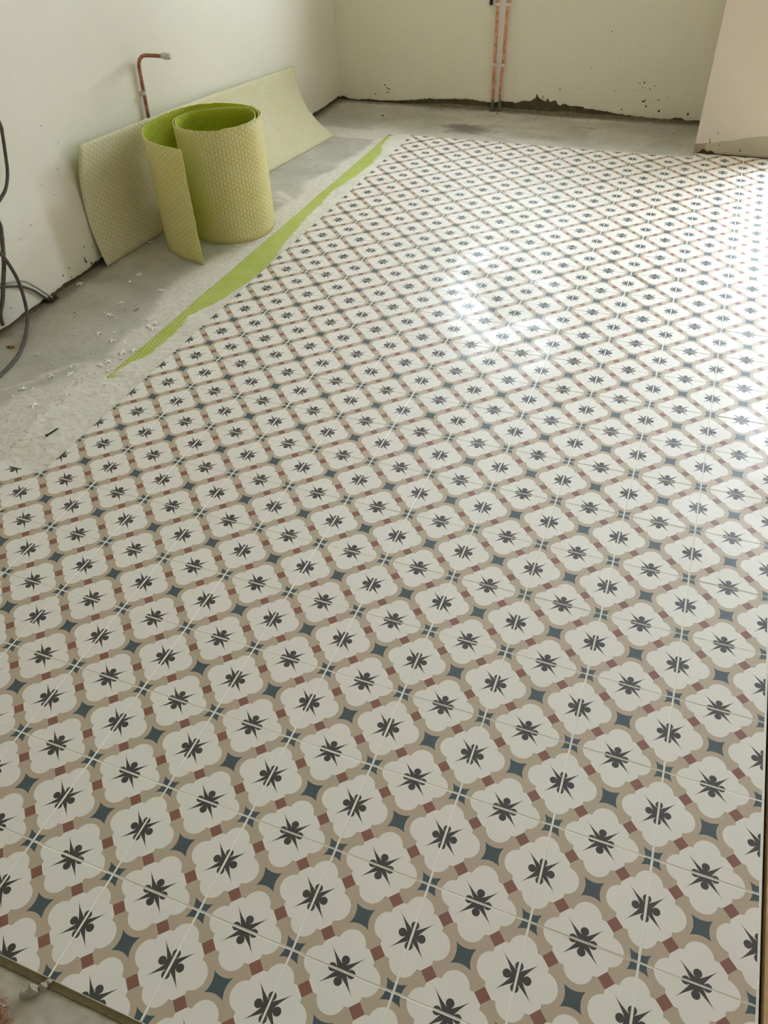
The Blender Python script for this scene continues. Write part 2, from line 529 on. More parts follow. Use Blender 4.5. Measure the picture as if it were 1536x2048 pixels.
# adhesive bed that shows pale in the open joints
bed = MB()
bed.box(-1.599, 0.603, -0.597, 4.199, -0.0135, -0.0008)
bed.box(-1.799, -1.599, 0.2, 0.597, -0.0135, -0.0008)
bed.box(0.13, 0.6, 4.199, 4.285, -0.0135, -0.0008)
bed.build('adhesive_bed', M_BED, floor)

# adhesive squeezed out past the tile edge
X, Y, F, nx, ny = grid(-1.92, -1.597, 0.598, 4.22, 0.005)
bd = np.where(Y < 1.19, np.interp(Y, THIN_L[:, 1], THIN_L[:, 0]), np.interp(Y, MAT_R[:, 1], MAT_R[:, 0]))
bd = bd + (fnoise(X, Y, 0.03, 81) - 0.5) * 0.022 + np.where(Y < 1.19, (fnoise(X * 2, Y, 0.07, 83) - 0.5) * 0.11, 0)
tt = np.clip((X - bd) / np.maximum(-1.6 - bd, 0.01), 0, 1)
base = np.where(Y < 1.19, -0.0142, -0.0112)
top = np.where(Y < 1.19, -0.0045, -0.0040)
Z = base + (top - base) * tt ** 0.8 + (fnoise(X, Y, 0.018, 91, 3) - 0.5) * 0.0045 * np.minimum(1, tt * 6 + 0.15)
dim = 0.5 + 0.5 * np.sin(X * 2 * np.pi / 0.0125) * np.sin(Y * 2 * np.pi / 0.0125)
Z -= 0.0012 * (dim > 0.86) * (Y > 1.19)
Z = np.minimum(Z, -0.0008)
Z = np.where(X > bd, Z, base - 0.001)
keep = ((X > bd - 0.006)[F]).all(1)
adh, _ = grid_object('tile_adhesive', X, Y, Z, F[keep], M_ADH, floor)
adh['kind'] = 'stuff'
# and along the far edge of the tiling
X, Y, F, nx, ny = grid(-1.76, 0.125, 4.197, 4.30, 0.006)
bd = 4.215 + fnoise(X, Y, 0.10, 95) * 0.055 - 0.01
tt = np.clip((bd - Y) / 0.05, 0, 1)
Z = ZS - 0.0006 + 0.009 * tt + (fnoise(X, Y, 0.02, 97, 3) - 0.5) * 0.004 * np.minimum(1, tt * 4)
keep = ((Y < bd + 0.006)[F]).all(1)
adh2, _ = grid_object('tile_adhesive', X, Y, Z, F[keep], M_ADH, floor)
adh2['kind'] = 'stuff'

# lime green uncoupling mat under the tiles
X, Y, F, nx, ny = grid(-1.763, -1.596, 1.17, 4.208, 0.003125)
le = -1.759 + (fnoise(X, Y, 0.3, 101) - 0.5) * 0.008
u, v = X / 0.0125, Y / 0.0175
v = v + 0.5 * (np.floor(u) % 2)
cell = np.maximum(np.abs(u % 1 - 0.5), np.abs(v % 1 - 0.5))
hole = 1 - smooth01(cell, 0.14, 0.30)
Z = -0.0108 - 0.0016 * hole
tip = np.interp(Y, [1.17, 1.185, 1.3], [0.165, 0.155, 0.0])
keepv = X > le
Z = np.where(keepv, Z, ZS)
keep = ((X > le - 0.004)[F]).all(1)
strip, used = grid_object('matting_strip', X, Y, Z, F[keep], M_STRIP)
at = strip.data.attributes.new('dimple_shade', 'FLOAT', 'POINT')
at.data.foreach_set('value', (hole[used] * 0.95).astype(np.float32))  # painted shade follows the dimples
tag(strip, 'lime green studded matting strip lying on the screed along the tile edge', 'matting')

# ------------------------------------------------------------------ walls
def jag_panel(name, prof, ztop, place, th, mat, parent):
    """plaster skin with a ragged lower edge; place(u, depth, z) -> xyz"""
    v, f = [], []
    for (u, z) in prof:
        v += [place(u, 0, ztop), place(u, 0, z + 0.012), place(u, 0.002, z), place(u, th, z - 0.001)]
    for i in range(len(prof) - 1):
        a, b = i * 4, (i + 1) * 4
        for k in range(3):
            f.append((a + k, a + k + 1, b + k + 1, b + k))
    return link_mesh(name, v, f, mat, parent)

# left wall: bare base course, plaster skin over it
wl = struct(MB().box(-2.60, -2.412, -2.62, 5.2, -0.1, 2.47).build('wall_left', M_MASON))
ys = np.arange(-2.62, 4.92, 0.02)
zz = ZS + 0.014 + 0.030 * (fnoise(ys, ys * 0, 0.16, 111, 4) - 0.3) + 0.006 * rng.random(len(ys))
prof = [(float(a), float(max(b, ZS + 0.003))) for a, b in zip(ys, zz)] + [(4.92, 0.0)]
jag_panel('plaster', prof, 2.45, lambda u, d, z: (-2.40 - d, u, z), 0.012, M_PL_LEFT, wl)

BW = [(-2.42, 0.006), (-2.388, 0.006), (-2.372, 0.016), (-2.35, 0.004), (-2.321, -0.002), (-2.262, -0.004), (-2.183, 0.002), (-2.086, -0.001), (-2.009, 0.003), (-1.932, 0.008), (-1.8, 0.02),
      (-1.707, 0.034), (-1.651, 0.032), (-1.56, 0.039), (-1.469, 0.043), (-1.397, 0.045), (-1.343, 0.039), (-1.254, 0.033), (-1.185, 0.045), (-1.14, 0.046), (-1.097, 0.041),
      (-1.04, 0.059), (-1.02, 0.057), (-0.996, 0.06), (-0.976, 0.07), (-0.96, 0.08), (-0.957, 0.096), (-0.952, 0.102), (-0.945, 0.090), (-0.936, 0.081), (-0.915, 0.07), (-0.891, 0.063), (-0.879, 0.079), (-0.86, 0.058),
      (-0.834, 0.069), (-0.821, 0.073), (-0.809, 0.052), (-0.791, 0.044), (-0.759, 0.058), (-0.724, 0.045), (-0.69, 0.048), (-0.642, 0.047), (-0.624, 0.036), (-0.58, 0.034), (-0.524, 0.03),
      (-0.45, 0.022), (-0.392, 0.016), (-0.31, 0.010), (-0.231, 0.006), (-0.14, 0.004), (-0.073, 0.004), (-0.045, 0.016), (-0.009, 0.018), (0.019, 0.007), (0.09, 0.008), (0.13, 0.008)]
BWd = []
for (a, b) in zip(BW[:-1], BW[1:]):
    nseg = max(1, int((b[0] - a[0]) / 0.012))
    for k in range(nseg):
        t = k / nseg
        BWd.append((a[0] + (b[0] - a[0]) * t, max(ZS + 0.002, a[1] + (b[1] - a[1]) * t + random.uniform(-0.002, 0.003))))
BWd.append(BW[-1])
wb = MB()
wb.box(-2.60, DX0, 4.913, 5.22, -0.1, WZ0)
wb.box(-2.60, WX0, 4.913, 5.22, WZ0, WZ1)
wb.box(WX1, DX0, 4.913, 5.22, WZ0, WZ1)
wb.box(-2.60, DX0, 4.913, 5.22, WZ1, 2.47)
wb.box(DX0, DX1, 4.913, 5.22, DZ1, 2.47)
wb.box(DX1, 3.0, 4.913, 5.22, -0.1, 2.47)
wb = struct(wb.build('wall_back', M_MASON))
pl = jag_panel('plaster', BWd, WZ0, lambda u, d, z: (u, 4.90 + d, z), 0.013, M_PL_BACK, wb)
up = MB()
up.box(-2.412, WX0, 4.90, 4.913, WZ0, 2.45)
up.box(WX1, DX0, 4.90, 4.913, WZ0, 2.45)
up.box(WX0, WX1, 4.90, 4.913, WZ1, 2.45)
up.build('plaster', M_PL_BACK, wb)
# ragged mortar fillet left in the gap at the foot of the back wall
X = np.linspace(-2.0, 0.11, 220)
hz = 0.012 + 0.014 * fnoise(X, X * 0, 0.14, 131, 4)
hz = hz * smooth01(X, -2.0, -1.5)
v, f = [], []
for i, (x, h) in enumerate(zip(X, hz)):
    dpt = 0.004 + 0.003 * random.random()
    v += [(x, 4.905 - dpt * 0.4, ZS - 0.001), (x, 4.905, ZS + h * 0.8), (x, 4.914, ZS + h)]
for i in range(len(X) - 1):
    for k in range(2):
        f.append((i * 3 + k, i * 3 + k + 1, i * 3 + 4 + k, i * 3 + 3 + k))
link_mesh('mortar_fillet', v, f, plain('old_mortar', lin(140, 130, 102), 0.95, var=0.14, scale=40, bump=0.004), wb)

# the pier (chimney breast) on the right
pier = struct(MB().box(0.134, 0.647, 4.312, 4.915, -0.1, 2.45).build('wall_pier', M_MASON))
PC = [(0.120, 0.000), (0.135, 0.001), (0.151, 0.004), (0.158, 0.014), (0.162, 0.019), (0.170, 0.024), (0.181, 0.022), (0.188, 0.014), (0.196, 0.012), (0.206, 0.016), (0.221, 0.017), (0.228, 0.010), (0.24, 0.003), (0.43, 0.002), (0.527, 0.002), (0.66, 0.002)]
def pier_plaster():
    g = G('bounce_tinted_plaster_with_damp_foot')
    p = g.pos()
    n1 = g.noise(p, 1.6, 4); n2 = g.noise(p, 34, 5)
    c = g.mix(g.ramp(n1, 0.3, 0.7), lin(219, 208, 194), lin(224, 213, 199))  # warm bounce from the boarded floor tinted into the plaster colour
    sp = g.n('ShaderNodeSeparateXYZ'); g.link(p, sp.inputs[0])
    # tide mark of old filler at the foot of the wall, rising to the right
    lim = g.ramp(sp.outputs[0], 0.12, 0.50, 0.050, 0.122)
    lim = g.M('ADD', lim, g.M('MULTIPLY', g.M('SUBTRACT', g.noise(p, 9, 3), 0.5), 0.03))
    k = g.ramp(g.M('SUBTRACT', lim, sp.outputs[2]), 0.0, 0.004)
    c = g.mix(k, c, lin(186, 178, 156))
    kb = g.M('MULTIPLY', g.M('LESS_THAN', g.M('ADD', sp.outputs[0], g.M('MULTIPLY', g.noise(p, 30, 3), 0.02)), 0.19), k)
    c = g.mix(kb, c, lin(168, 146, 122))
    g.put(g.b.inputs['Base Color'], c)
    g.b.inputs['Roughness'].default_value = 0.65
    g.bump(n2, 0.12, 0.003)
    return g.m
M_PIER = pier_plaster()
jag_panel('plaster', PC, 2.45, lambda u, d, z: (u, 4.30 + d, z), 0.013, M_PIER, pier)
MB().box(0.1202, 0.134, 4.3005, 4.913, ZS - 0.002, 2.45).box(0.647, 0.6598, 4.3005, 4.913, ZS - 0.002, 2.45).build('plaster', M_PIER, pier)

struct(MB().box(2.6, 2.8, -2.82, 5.22, -0.1, 2.47).build('wall_right', M_HALL))
struct(MB().box(-2.6, 2.6, -2.82, -2.62, -0.1, 2.47).build('wall_front', M_HALL))
struct(MB().box(-2.6, 2.8, -2.82, 5.22, 2.45, 2.6).build('ceiling', M_WHITE))
struct(MB().box(-20, 20, -15, 25, -0.35, -0.15).build('ground', M_PAVING))

# window and glazed door (both out of the frame, they light the room)
w1 = struct(MB().box(WX0, WX1, 5.05, 5.11, WZ0, WZ0 + 0.06).box(WX0, WX1, 5.05, 5.11, WZ1 - 0.06, WZ1)
            .box(WX0, WX0 + 0.06, 5.05, 5.11, WZ0 + 0.06, WZ1 - 0.06).box(WX1 - 0.06, WX1, 5.05, 5.11, WZ0 + 0.06, WZ1 - 0.06)
            .box((WX0 + WX1) / 2 - 0.035, (WX0 + WX1) / 2 + 0.035, 5.05, 5.11, WZ0 + 0.06, WZ1 - 0.06).build('window_1', M_FRAME))
MB().box(WX0 - 0.04, WX1 + 0.04, 4.87, 5.05, WZ0 - 0.03, WZ0).build('window_sill', M_FRAME, w1)
d1 = MB()
for x in (DX0, (DX0 + DX1) / 2 - 0.04, DX1 - 0.07):
    d1.box(x, x + 0.07, 5.05, 5.11, -0.05, DZ1)
d1.box(DX0, DX1, 5.05, 5.11, DZ1 - 0.08, DZ1).box(DX0, DX1, 5.05, 5.11, -0.05, 0.08)
struct(d1.build('door_1', M_FRAME))
# boarded floor of the adjoining room, across a dark gap at the right edge of the tiling
MB().box(0.6035, 0.6110, -2.6, 4.29, -0.05, -0.022).build('gap_shade', M_BLACK, floor)  # black strip painting the shade at the bottom of the gap
fb2 = struct(MB().box(0.6113, 2.62, -2.62, 4.91, -0.03, -0.02).build('floor', M_MASON))
for k in range(14):
    MB().box(0.6113 + k * 0.142, 0.6113 + k * 0.142 + 0.140, -2.6, 4.29 if k == 0 else 4.9, -0.02, 0.001).build('floorboard', M_WOOD, fb2)

# threshold at the near edge of the tiling
X, Y, F, nx, ny = grid(-0.80, 0.60, -0.72, -0.609, 0.007)
Z = -0.006 + (fnoise(X, Y, 0.06, 141) - 0.5) * 0.004 - 0.007 * smooth01(Y, -0.618, -0.609)
th, _ = grid_object('trim_2', X, Y, Z, F, M_THRESH)
struct(th)
MB().box(-0.80, 0.602, -0.611, -0.5985, -0.014, -0.0055).build('adhesive_edge', plain('olive_adhesive', lin(142, 130, 96), 0.9, var=0.1, scale=60), th)

# ------------------------------------------------------------------ matting: leaning sheet and roll
def sheet_mesh(name, P, mats, thick=0.003, uvs=None):
    """P: (rows along, cols up, 3); two skins and an edge; mats = (front, back)"""
    P = np.array(P, float)
    a, b, _ = P.shape
    du = np.gradient(P, axis=0); dv = np.gradient(P, axis=1)
    N = np.cross(du, dv); N /= np.linalg.norm(N, axis=2, keepdims=True)
    A = (P + N * thick / 2).reshape(-1, 3); B = (P - N * thick / 2).reshape(-1, 3)
    V = np.concatenate([A, B]); k = a * b
    F, fm, fu = [], [], []
    su = np.concatenate([[0], np.cumsum(np.linalg.norm(np.diff(P[:, b // 2], axis=0), axis=1))])
    sv = np.concatenate([[0], np.cumsum(np.linalg.norm(np.diff(P[a // 2], axis=0), axis=1))])
    uvof = lambda i: (su[(i % k) // b], sv[(i % k) % b])
    for i in range(a - 1):
        for j in range(b - 1):
            q = (i * b + j, (i + 1) * b + j, (i + 1) * b + j + 1, i * b + j + 1)
            F.append(q); fm.append(0)
            F.append(tuple(k + c for c in reversed(q))); fm.append(1)
    ring = [i * b for i in range(a)] + [(a - 1) * b + j for j in range(1, b)] + [i * b + b - 1 for i in range(a - 2, -1, -1)] + [j for j in range(b - 2, 0, -1)]
    for i in range(len(ring)):
        p, q = ring[i], ring[(i + 1) % len(ring)]
        F.append((q, p, p + k, q + k)); fm.append(0)
    o = link_mesh(name, V.tolist(), F, None, mats=mats, fm=fm, smooth=True)
    uv = o.data.uv_layers.new(name='UVMap')
    idx = np.empty(len(o.data.loops), np.int32); o.data.loops.foreach_get('vertex_index', idx)
    UV = np.stack([su[(idx % k) // b], sv[(idx % k) % b]], 1).astype(np.float32)
    UV = UV[:, ::-1].copy()
    uv.data.foreach_set('uv', UV.ravel())
    return o

# leaning sheet: ruled between its near and its far end
L_END = [(-2.357, 2.0, -0.0125), (-2.370, 2.0, 0.05), (-2.3885, 2.0, 0.157), (-2.388, 2.0, 0.272), (-2.374, 2.0, 0.382), (-2.347, 2.0, 0.480), (-2.325, 2.0, 0.535)]
R_END = [(-2.095, 4.11, -0.0125), (-2.200, 4.13, 0.042), (-2.264, 4.15, 0.090), (-2.318, 4.17, 0.141), (-2.359, 4.185, 0.215), (-2.380, 4.195, 0.300), (-2.386, 4.2, 0.356)]
def resample(c, n):
    c = np.array(c); s = np.concatenate([[0], np.cumsum(np.linalg.norm(np.diff(c, axis=0), axis=1))])
    t = np.linspace(0, s[-1], n)
    return np.stack([np.interp(t, s, c[:, k]) for k in range(3)], 1)
le, re_ = resample(catmull(L_END), 26), resample(catmull(R_END), 26)
rows = []
for t in np.linspace(0, 1, 70):
    e = t ** 1.15
    r = le * (1 - e) + re_ * e
    r[:, 1] = le[:, 1] * (1 - t) + re_[:, 1] * t
    sag = math.sin(math.pi * t)
    r[:, 0] -= 0.006 * sag * np.linspace(0.3, 1, 26)
    r[:, 0] = np.maximum(r[:, 0], np.interp(r[:, 1], [2.0, 2.4, 2.8, 3.3], [-2.392, -2.371, -2.371, -2.390]))
    rows.append(r)
P = np.array(rows)
P[:, -1, 2] += (rng.random(70) - 0.5) * 0.003
sh = sheet_mesh('matting_sheet', P, (M_FLEECE2, M_GREEN))
tag(sh, 'cream embossed matting sheet leaning along the left wall behind the roll', 'matting')

# roll: a spiral standing on the screed, its outer end sprung open
SP = [(-1.918, 2.152), (-1.99, 2.168), (-2.083, 2.196), (-2.169, 2.252), (-2.245, 2.348), (-2.280, 2.443), (-2.287, 2.563), (-2.261, 2.690), (-2.204, 2.780), (-2.113, 2.826), (-2.000, 2.832),
      (-1.917, 2.806), (-1.837, 2.735), (-1.800, 2.645), (-1.789, 2.564), (-1.812, 2.489), (-1.875, 2.417), (-1.958, 2.384), (-2.030, 2.386), (-2.100, 2.416), (-2.165, 2.480), (-2.200, 2.560),
      (-2.190, 2.640), (-2.140, 2.705), (-2.043, 2.768), (-1.940, 2.797), (-1.866, 2.757), (-1.818, 2.680), (-1.799, 2.590), (-1.822, 2.505), (-1.883, 2.432), (-1.962, 2.398), (-2.040, 2.402), (-2.110, 2.436),
      (-2.165, 2.500), (-2.184, 2.565), (-2.172, 2.635), (-2.120, 2.695), (-2.040, 2.748), (-1.945, 2.778), (-1.880, 2.740), (-1.832, 2.672), (-1.812, 2.590), (-1.834, 2.512), (-1.892, 2.446)]
C2 = catmull([(a, b, 0) for a, b in SP], 7)
hs = np.linspace(ZS + 0.0005, 0.507, 22)
P = np.zeros((len(C2), len(hs), 3))
for j, h in enumerate(hs):
    P[:, j, 0] = C2[:, 0]; P[:, j, 1] = C2[:, 1]; P[:, j, 2] = h
P[:, -1, 2] += (rng.random(len(C2)) - 0.5) * 0.003
P[0, :, 0] += (rng.random(22) - 0.3) * 0.004      # frayed cut end
roll = sheet_mesh('matting_roll', P[::-1], (M_FLEECE, M_GREEN))
tag(roll, 'roll of cream and lime green matting standing on the screed, outer end sprung open', 'matting roll')

# ------------------------------------------------------------------ pipes
def clip(parent, at, r, normal, name='pipe_clip'):
    """plastic saddle clip round a vertical pipe; normal points away from the wall"""
    m = MB()
    n = Vector(normal); s = Vector((0, 0, 1)).cross(n)
    c = Vector(at)
    prof = []
    for k in range(13):
        th = math.radians(-20 + 220 * k / 12)
        prof.append(c + s * math.cos(th) * (r + 0.002) + n * math.sin(th) * (r + 0.002))
    v, f = [], []
    for p in prof:
        q = c + (p - c) * 1.25
        for (w, z) in ((p, -0.008), (q, -0.008), (q, 0.008), (p, 0.008)):
            v.append((w.x, w.y, w.z + z))
    for i in range(len(prof) - 1):
        for k in range(4):
            f.append((i * 4 + k, i * 4 + (k + 1) % 4, i * 4 + 4 + (k + 1) % 4, i * 4 + 4 + k))
    f += [(3, 2, 1, 0), tuple(len(v) - 4 + k for k in range(4))]
    m.v, m.f = v, f
    k = len(m.v)
    # wall foot and a nail tab at the side
    bx = c - n * (r + 0.004)
    a = bx - s * (r + 0.004); b = bx + s * (r + 0.012)
    for w in (a, b):
        for d in (0.0, r * 0.9):
            for z in (-0.008, 0.008):
                q = w + n * d
                m.v.append((q.x, q.y, q.z + z))
    m.f += [tuple(k + i for i in q) for q in ((0, 1, 3, 2), (4, 6, 7, 5), (0, 4, 5, 1), (2, 3, 7, 6), (0, 2, 6, 4), (1, 5, 7, 3))]
    return m.build(name, M_CLIP, parent)

pb = thing('bent_copper_pipe', 'tarnished copper pipe rising behind the matting and bending out from left wall', 'pipe', (0, 0, 0))
pts = [(-2.387, 2.585, ZS)] + [(-2.384, 2.588 + 0.022 * max(0, z - 0.3) / 0.4, z) for z in np.linspace(0.05, 0.695, 12)]
for k in range(1, 8):
    th = math.radians(90 * k / 8)
    pts.append((-2.384 + 0.05 * (1 - math.cos(th)), 2.612, 0.700 + 0.05 * math.sin(th)))
pts += [(-2.334, 2.612, 0.7505), (-2.290, 2.613, 0.751), (-2.240, 2.614, 0.751)]
MB().tube(pts, 0.0085, 14).build('pipe', M_COPPER, pb, smooth=True)
FX, FZ = -2.236, 0.751
cap = MB().tube([(FX - .010, 2.6135, FZ), (FX, 2.614, FZ), (FX, 2.614, FZ), (FX + .015, 2.6143, FZ), (FX + .015, 2.6143, FZ), (FX + .021, 2.6144, FZ)], [0.0125, 0.0135, 0.0155, 0.0155, 0.0128, 0.0128], 6)
c = cap.build('compression_nut', M_FIT, pb)
MB().tube([(FX + .020, 2.6144, FZ), (FX + .024, 2.6145, FZ), (FX + .030, 2.6145, FZ), (FX + .036, 2.6145, FZ)], [0.011, 0.0135, 0.0135, 0.0105], 16).build('end_plug', M_FIT, pb)
clip(pb, (-2.384, 2.604, 0.592), 0.0085, (1, 0, 0))

def riser(x0, x1, label, kink):
    r = thing('copper_pipe', label, 'pipe', (0, 0, 0), 'copper pipes clipped to the back wall')
    pts = []
    for z in np.linspace(0.055, 1.05, 30):
        t = min(1, z / 0.27)
        x = x0 + (x1 - x0) * min(1, z / 0.62) + kink * math.sin(math.pi * min(1, z / 0.27))
        pts.append((x, 4.878, z))
    MB().tube(pts, 0.0092, 14).build('pipe', M_COPPER2, r, smooth=True)
    MB().tube([(x0 - 0.001, 4.878, ZS), (x0, 4.878, 0.02), (x0, 4.878, 0.06)], [0.0115, 0.011, 0.0103], 12).build('pipe_sleeve', M_SLEEVE, r, smooth=True)
    for z in (0.273, 0.612, 0.95):
        k = min(range(len(pts)), key=lambda q: abs(pts[q][2] - z))
        clip(r, (pts[k][0], 4.878, z), 0.0092, (0, -1, 0))
    return r
riser(-1.2495, -1.2485, 'copper pipe on the back wall, the one farther from the pier', 0.0)
riser(-1.199, -1.184, 'copper pipe on the back wall, the one nearer the pier', -0.004)

br = thing('wall_bracket', 'small black bracket on the back wall beside the copper pipes', 'bracket', (-1.296, 4.90, 0.605))
MB().box(-0.009, 0.009, -0.012, 0.0, 0.0, 0.09).build('back_plate', M_BLACK, br)
MB().box(-0.0075, 0.0075, -0.022, -0.012, 0.006, 0.014).build('hook', M_BLACK, br)

# ------------------------------------------------------------------ cables
def cable(name, pts, r, mat, label, group=None):
    m = MB().tube(catmull(pts, 7), r, 10)
    o = m.build(name, mat, None, smooth=True)
    return tag(o, label, 'cable', group)
cable('hanging_cable', [(-2.37, 1.60, 0.93), (-2.37, 1.64, 0.802), (-2.37, 1.661, 0.714), (-2.37, 1.655, 0.675), (-2.37, 1.636, 0.607), (-2.37, 1.616, 0.547), (-2.37, 1.583, 0.5), (-2.375, 1.548, 0.473), (-2.385, 1.50, 0.445), (-2.39, 1.44, 0.42)],
      0.0068, M_CABLE, 'dark grey cable bowing out high on the left wall, the uppermost cable')
cable('hanging_cable', [(-2.345, 1.36, 0.55), (-2.345, 1.44, 0.47), (-2.355, 1.475, 0.40), (-2.36, 1.468, 0.35), (-2.36, 1.456, 0.318), (-2.36, 1.431, 0.256), (-2.36, 1.397, 0.196), (-2.36, 1.356, 0.128), (-2.365, 1.325, 0.082), (-2.37, 1.318, 0.032)],
      0.0085, M_CABLE, 'thick grey cable dropping straight down the left wall with a cut end')
cable('looping_cable', [(-2.36, 1.25, 0.55), (-2.34, 1.378, 0.373), (-2.34, 1.412, 0.306), (-2.34, 1.431, 0.259), (-2.338, 1.447, 0.176), (-2.335, 1.44, 0.09), (-2.325, 1.415, 0.03), (-2.30, 1.365, 0.0), (-2.27, 1.315, -0.0065), (-2.236, 1.261, -0.0065), (-2.192, 1.174, -0.0065), (-2.164, 1.048, -0.0065), (-2.163, 0.939, -0.0065), (-2.2, 0.75, -0.0065)],
      0.0072, M_CABLE, 'dark cable looping off the left wall and down onto the screed')
cable('thin_cable', [(-2.375, 1.24, 0.19), (-2.375, 1.336, 0.196), (-2.375, 1.411, 0.172), (-2.375, 1.5, 0.142), (-2.375, 1.554, 0.092), (-2.380, 1.606, 0.032), (-2.388, 1.645, -0.008)],
      0.0042, M_CABLE2, 'pale thin cable entering the wall foot, the upper of two', None)
cable('thin_cable', [(-2.384, 1.24, 0.17), (-2.382, 1.334, 0.176), (-2.382, 1.406, 0.158), (-2.382, 1.491, 0.120), (-2.382, 1.549, 0.074), (-2.386, 1.601, 0.014), (-2.392, 1.635, -0.010)],
      0.0048, M_CABLE, 'darker thin cable entering the wall foot, the lower of two', None)
# dark clod where the thin cables go into the wall
m = MB()
for k in range(7):
    m.blob((-2.385 + random.uniform(-.012, .012), 1.642 + random.uniform(-.03, .02), -0.006 + random.uniform(-.004, .004)), 0.014, 0.016, 0.009)
tag(m.build('mortar_clod', M_DIRT), 'dark mortar clod at the wall foot where the thin cables end', 'mortar')

# ------------------------------------------------------------------ tile spacers
SPH = 0.004
def spacer(kind, scale=1.0):
    m = MB()
    L, w = 0.0162 * scale, 0.0020
    if kind in ('cross', 'tee'):
        m.box(-L, L, -w, w, 0, SPH)
        m.box(-w, w, w, L, 0, SPH)
        if kind == 'cross':
            m.box(-w, w, -L, -w, 0, SPH)
    elif kind == 'elbow':
        m.box(-w, L, -w, w, 0, SPH); m.box(-w, w, w, L, 0, SPH)
    else:
        m.box(-0.0068 * scale, 0.0068 * scale, -w, w, 0, SPH)
    return m
SPM = {}
def put_spacer(kind, x, y, deg, label, z=ZS + 0.0005, tilt=0.0):
    name = {'cross': 'cross_spacer', 'tee': 'tee_spacer', 'stub': 'spacer_stub', 'elbow': 'elbow_spacer'}[kind]
    if kind not in SPM:
        o = spacer(kind).build(name, M_SPACER); SPM[kind] = o.data
    else:
        o = bpy.data.objects.new(name, SPM[kind]); COL.objects.link(o)
    o.location = (x, y, z); o.rotation_euler = (tilt, 0, math.radians(deg))
    tag(o, label, 'tile spacer', 'white tile spacers dropped on the screed')
W = 'white '
SPL = [
 ('cross', -1.810, 1.344, 10, 'white cross spacer beside the pointed tip of the green strip, farther from it'),
 ('cross', -1.775, 1.372, 25, 'white cross spacer touching the pointed end of the green strip'),
 ('cross', -1.812, 1.590, 40, 'white cross spacer topping the heap beside the narrow green strip'),
 ('tee', -1.832, 1.558, -20, 'white tee spacer at the near side of the heap by the green strip'),
 ('stub', -1.862, 1.602, -10, 'white spacer stub on the wall side of the heap by the green strip'),
 ('stub', -1.838, 1.622, 35, 'white spacer stub on the far side of the heap by the green strip'),
 ('tee', -1.800, 1.548, 200, 'white tee spacer of the heap closest to the green strip'),
 ('cross', -1.904, 0.928, 15, 'white cross spacer nearest the dark nail'),
 ('cross', -1.826, 1.272, -15, 'white cross spacer lying over a tee spacer near the green tip'),
 ('tee', -1.838, 1.235, 5, 'white tee spacer lying under a cross spacer near the green tip'),
 ('tee', -2.000, 1.451, 190, 'white tee spacer alone in the middle of the bare screed'),
 ('tee', -1.907, 1.416, 185, 'white tee spacer between mid screed and the green tip'),
 ('cross', -2.057, 1.597, -25, 'white cross spacer in the row of fragments far from the strip'),
 ('stub', -2.084, 1.604, -30, 'white spacer stub at the wall end of the fragment row'),
 ('stub', -2.030, 1.594, -20, 'white spacer stub just after the cross in the fragment row'),
 ('stub', -2.003, 1.577, 30, 'white spacer stub ending the fragment row'),
 ('tee', -1.911, 1.146, 80, 'white tee spacer standing beside the pale smears, arm toward the strip'),
 ('tee', -1.974, 1.114, 175, 'white tee spacer at the end of the long pale streak'),
 ('elbow', -1.945, 1.200, -60, 'white elbow spacer beyond the pale smears'),
 ('tee', -2.019, 1.001, 20, 'white tee spacer at the near end of the long pale streak'),
 ('elbow', -1.975, 1.014, 150, 'white elbow spacer near the long pale streak'),
 ('stub', -1.979, 0.962, 30, 'white spacer stub nearer the camera than the elbow spacer by the streak'),
 ('stub', -2.023, 0.951, -5, 'white spacer stub farthest toward the left edge of the picture'),
 ('stub', -1.940, 1.474, 60, 'white spacer stub between two tee spacers in mid screed'),
 ('stub', -1.848, 1.416, 80, 'white spacer stub just short of the green strip tip'),
 ('stub', -2.091, 1.406, -15, 'white spacer stub alone toward the wall in mid screed'),
 ('stub', -2.133, 1.229, -10, 'white spacer stub closest to the looping cable'),
 ('stub', -2.031, 1.191, -15, 'white spacer stub between looping cable and pale smears'),
 ('stub', -1.787, 1.305, 20, 'white spacer stub close against the green tip'),
 ('stub', -1.819, 1.312, 60, 'white spacer stub between two crosses by the green tip'),
 ('elbow', -1.784, 1.215, -50, 'white elbow spacer on the start of the green tip'),
 ('tee', -2.067, 1.702, 30, 'white tee spacer alone nearer the roll than the fragment row'),
 ('cross', -2.372, 1.809, 60, 'white cross spacer lying at the foot of the left wall'),
 ('cross', -1.967, 1.862, 50, 'white cross spacer in front of the sprung end of the roll'),
 ('cross', -2.157, 1.972, 5, 'white cross spacer between the leaning sheet and the roll flap'),
 ('stub', -2.155, 1.894, 70, 'white spacer stub in front of the leaning sheet'),
 ('elbow', -2.120, 3.735, -40, 'white elbow spacer under the far end of the leaning sheet'),
 ('elbow', -2.318, 2.30, 70, 'white elbow spacer in shadow under the leaning sheet'),
]
for k in SPL:
    put_spacer(*k)
put_spacer('stub', -1.726, 1.218, -20, 'white spacer stub on the squeezed out adhesive beside the green tip', z=-0.0075)
put_spacer('stub', -1.726, 1.119, -10, 'white spacer stub on the adhesive nearer the camera', z=-0.0075)
for n_, lb in (('stub', 'white spacer stub on the pale smears'),):
    put_spacer(n_, -1.848, 1.106, 40, lb, z=-0.0125)

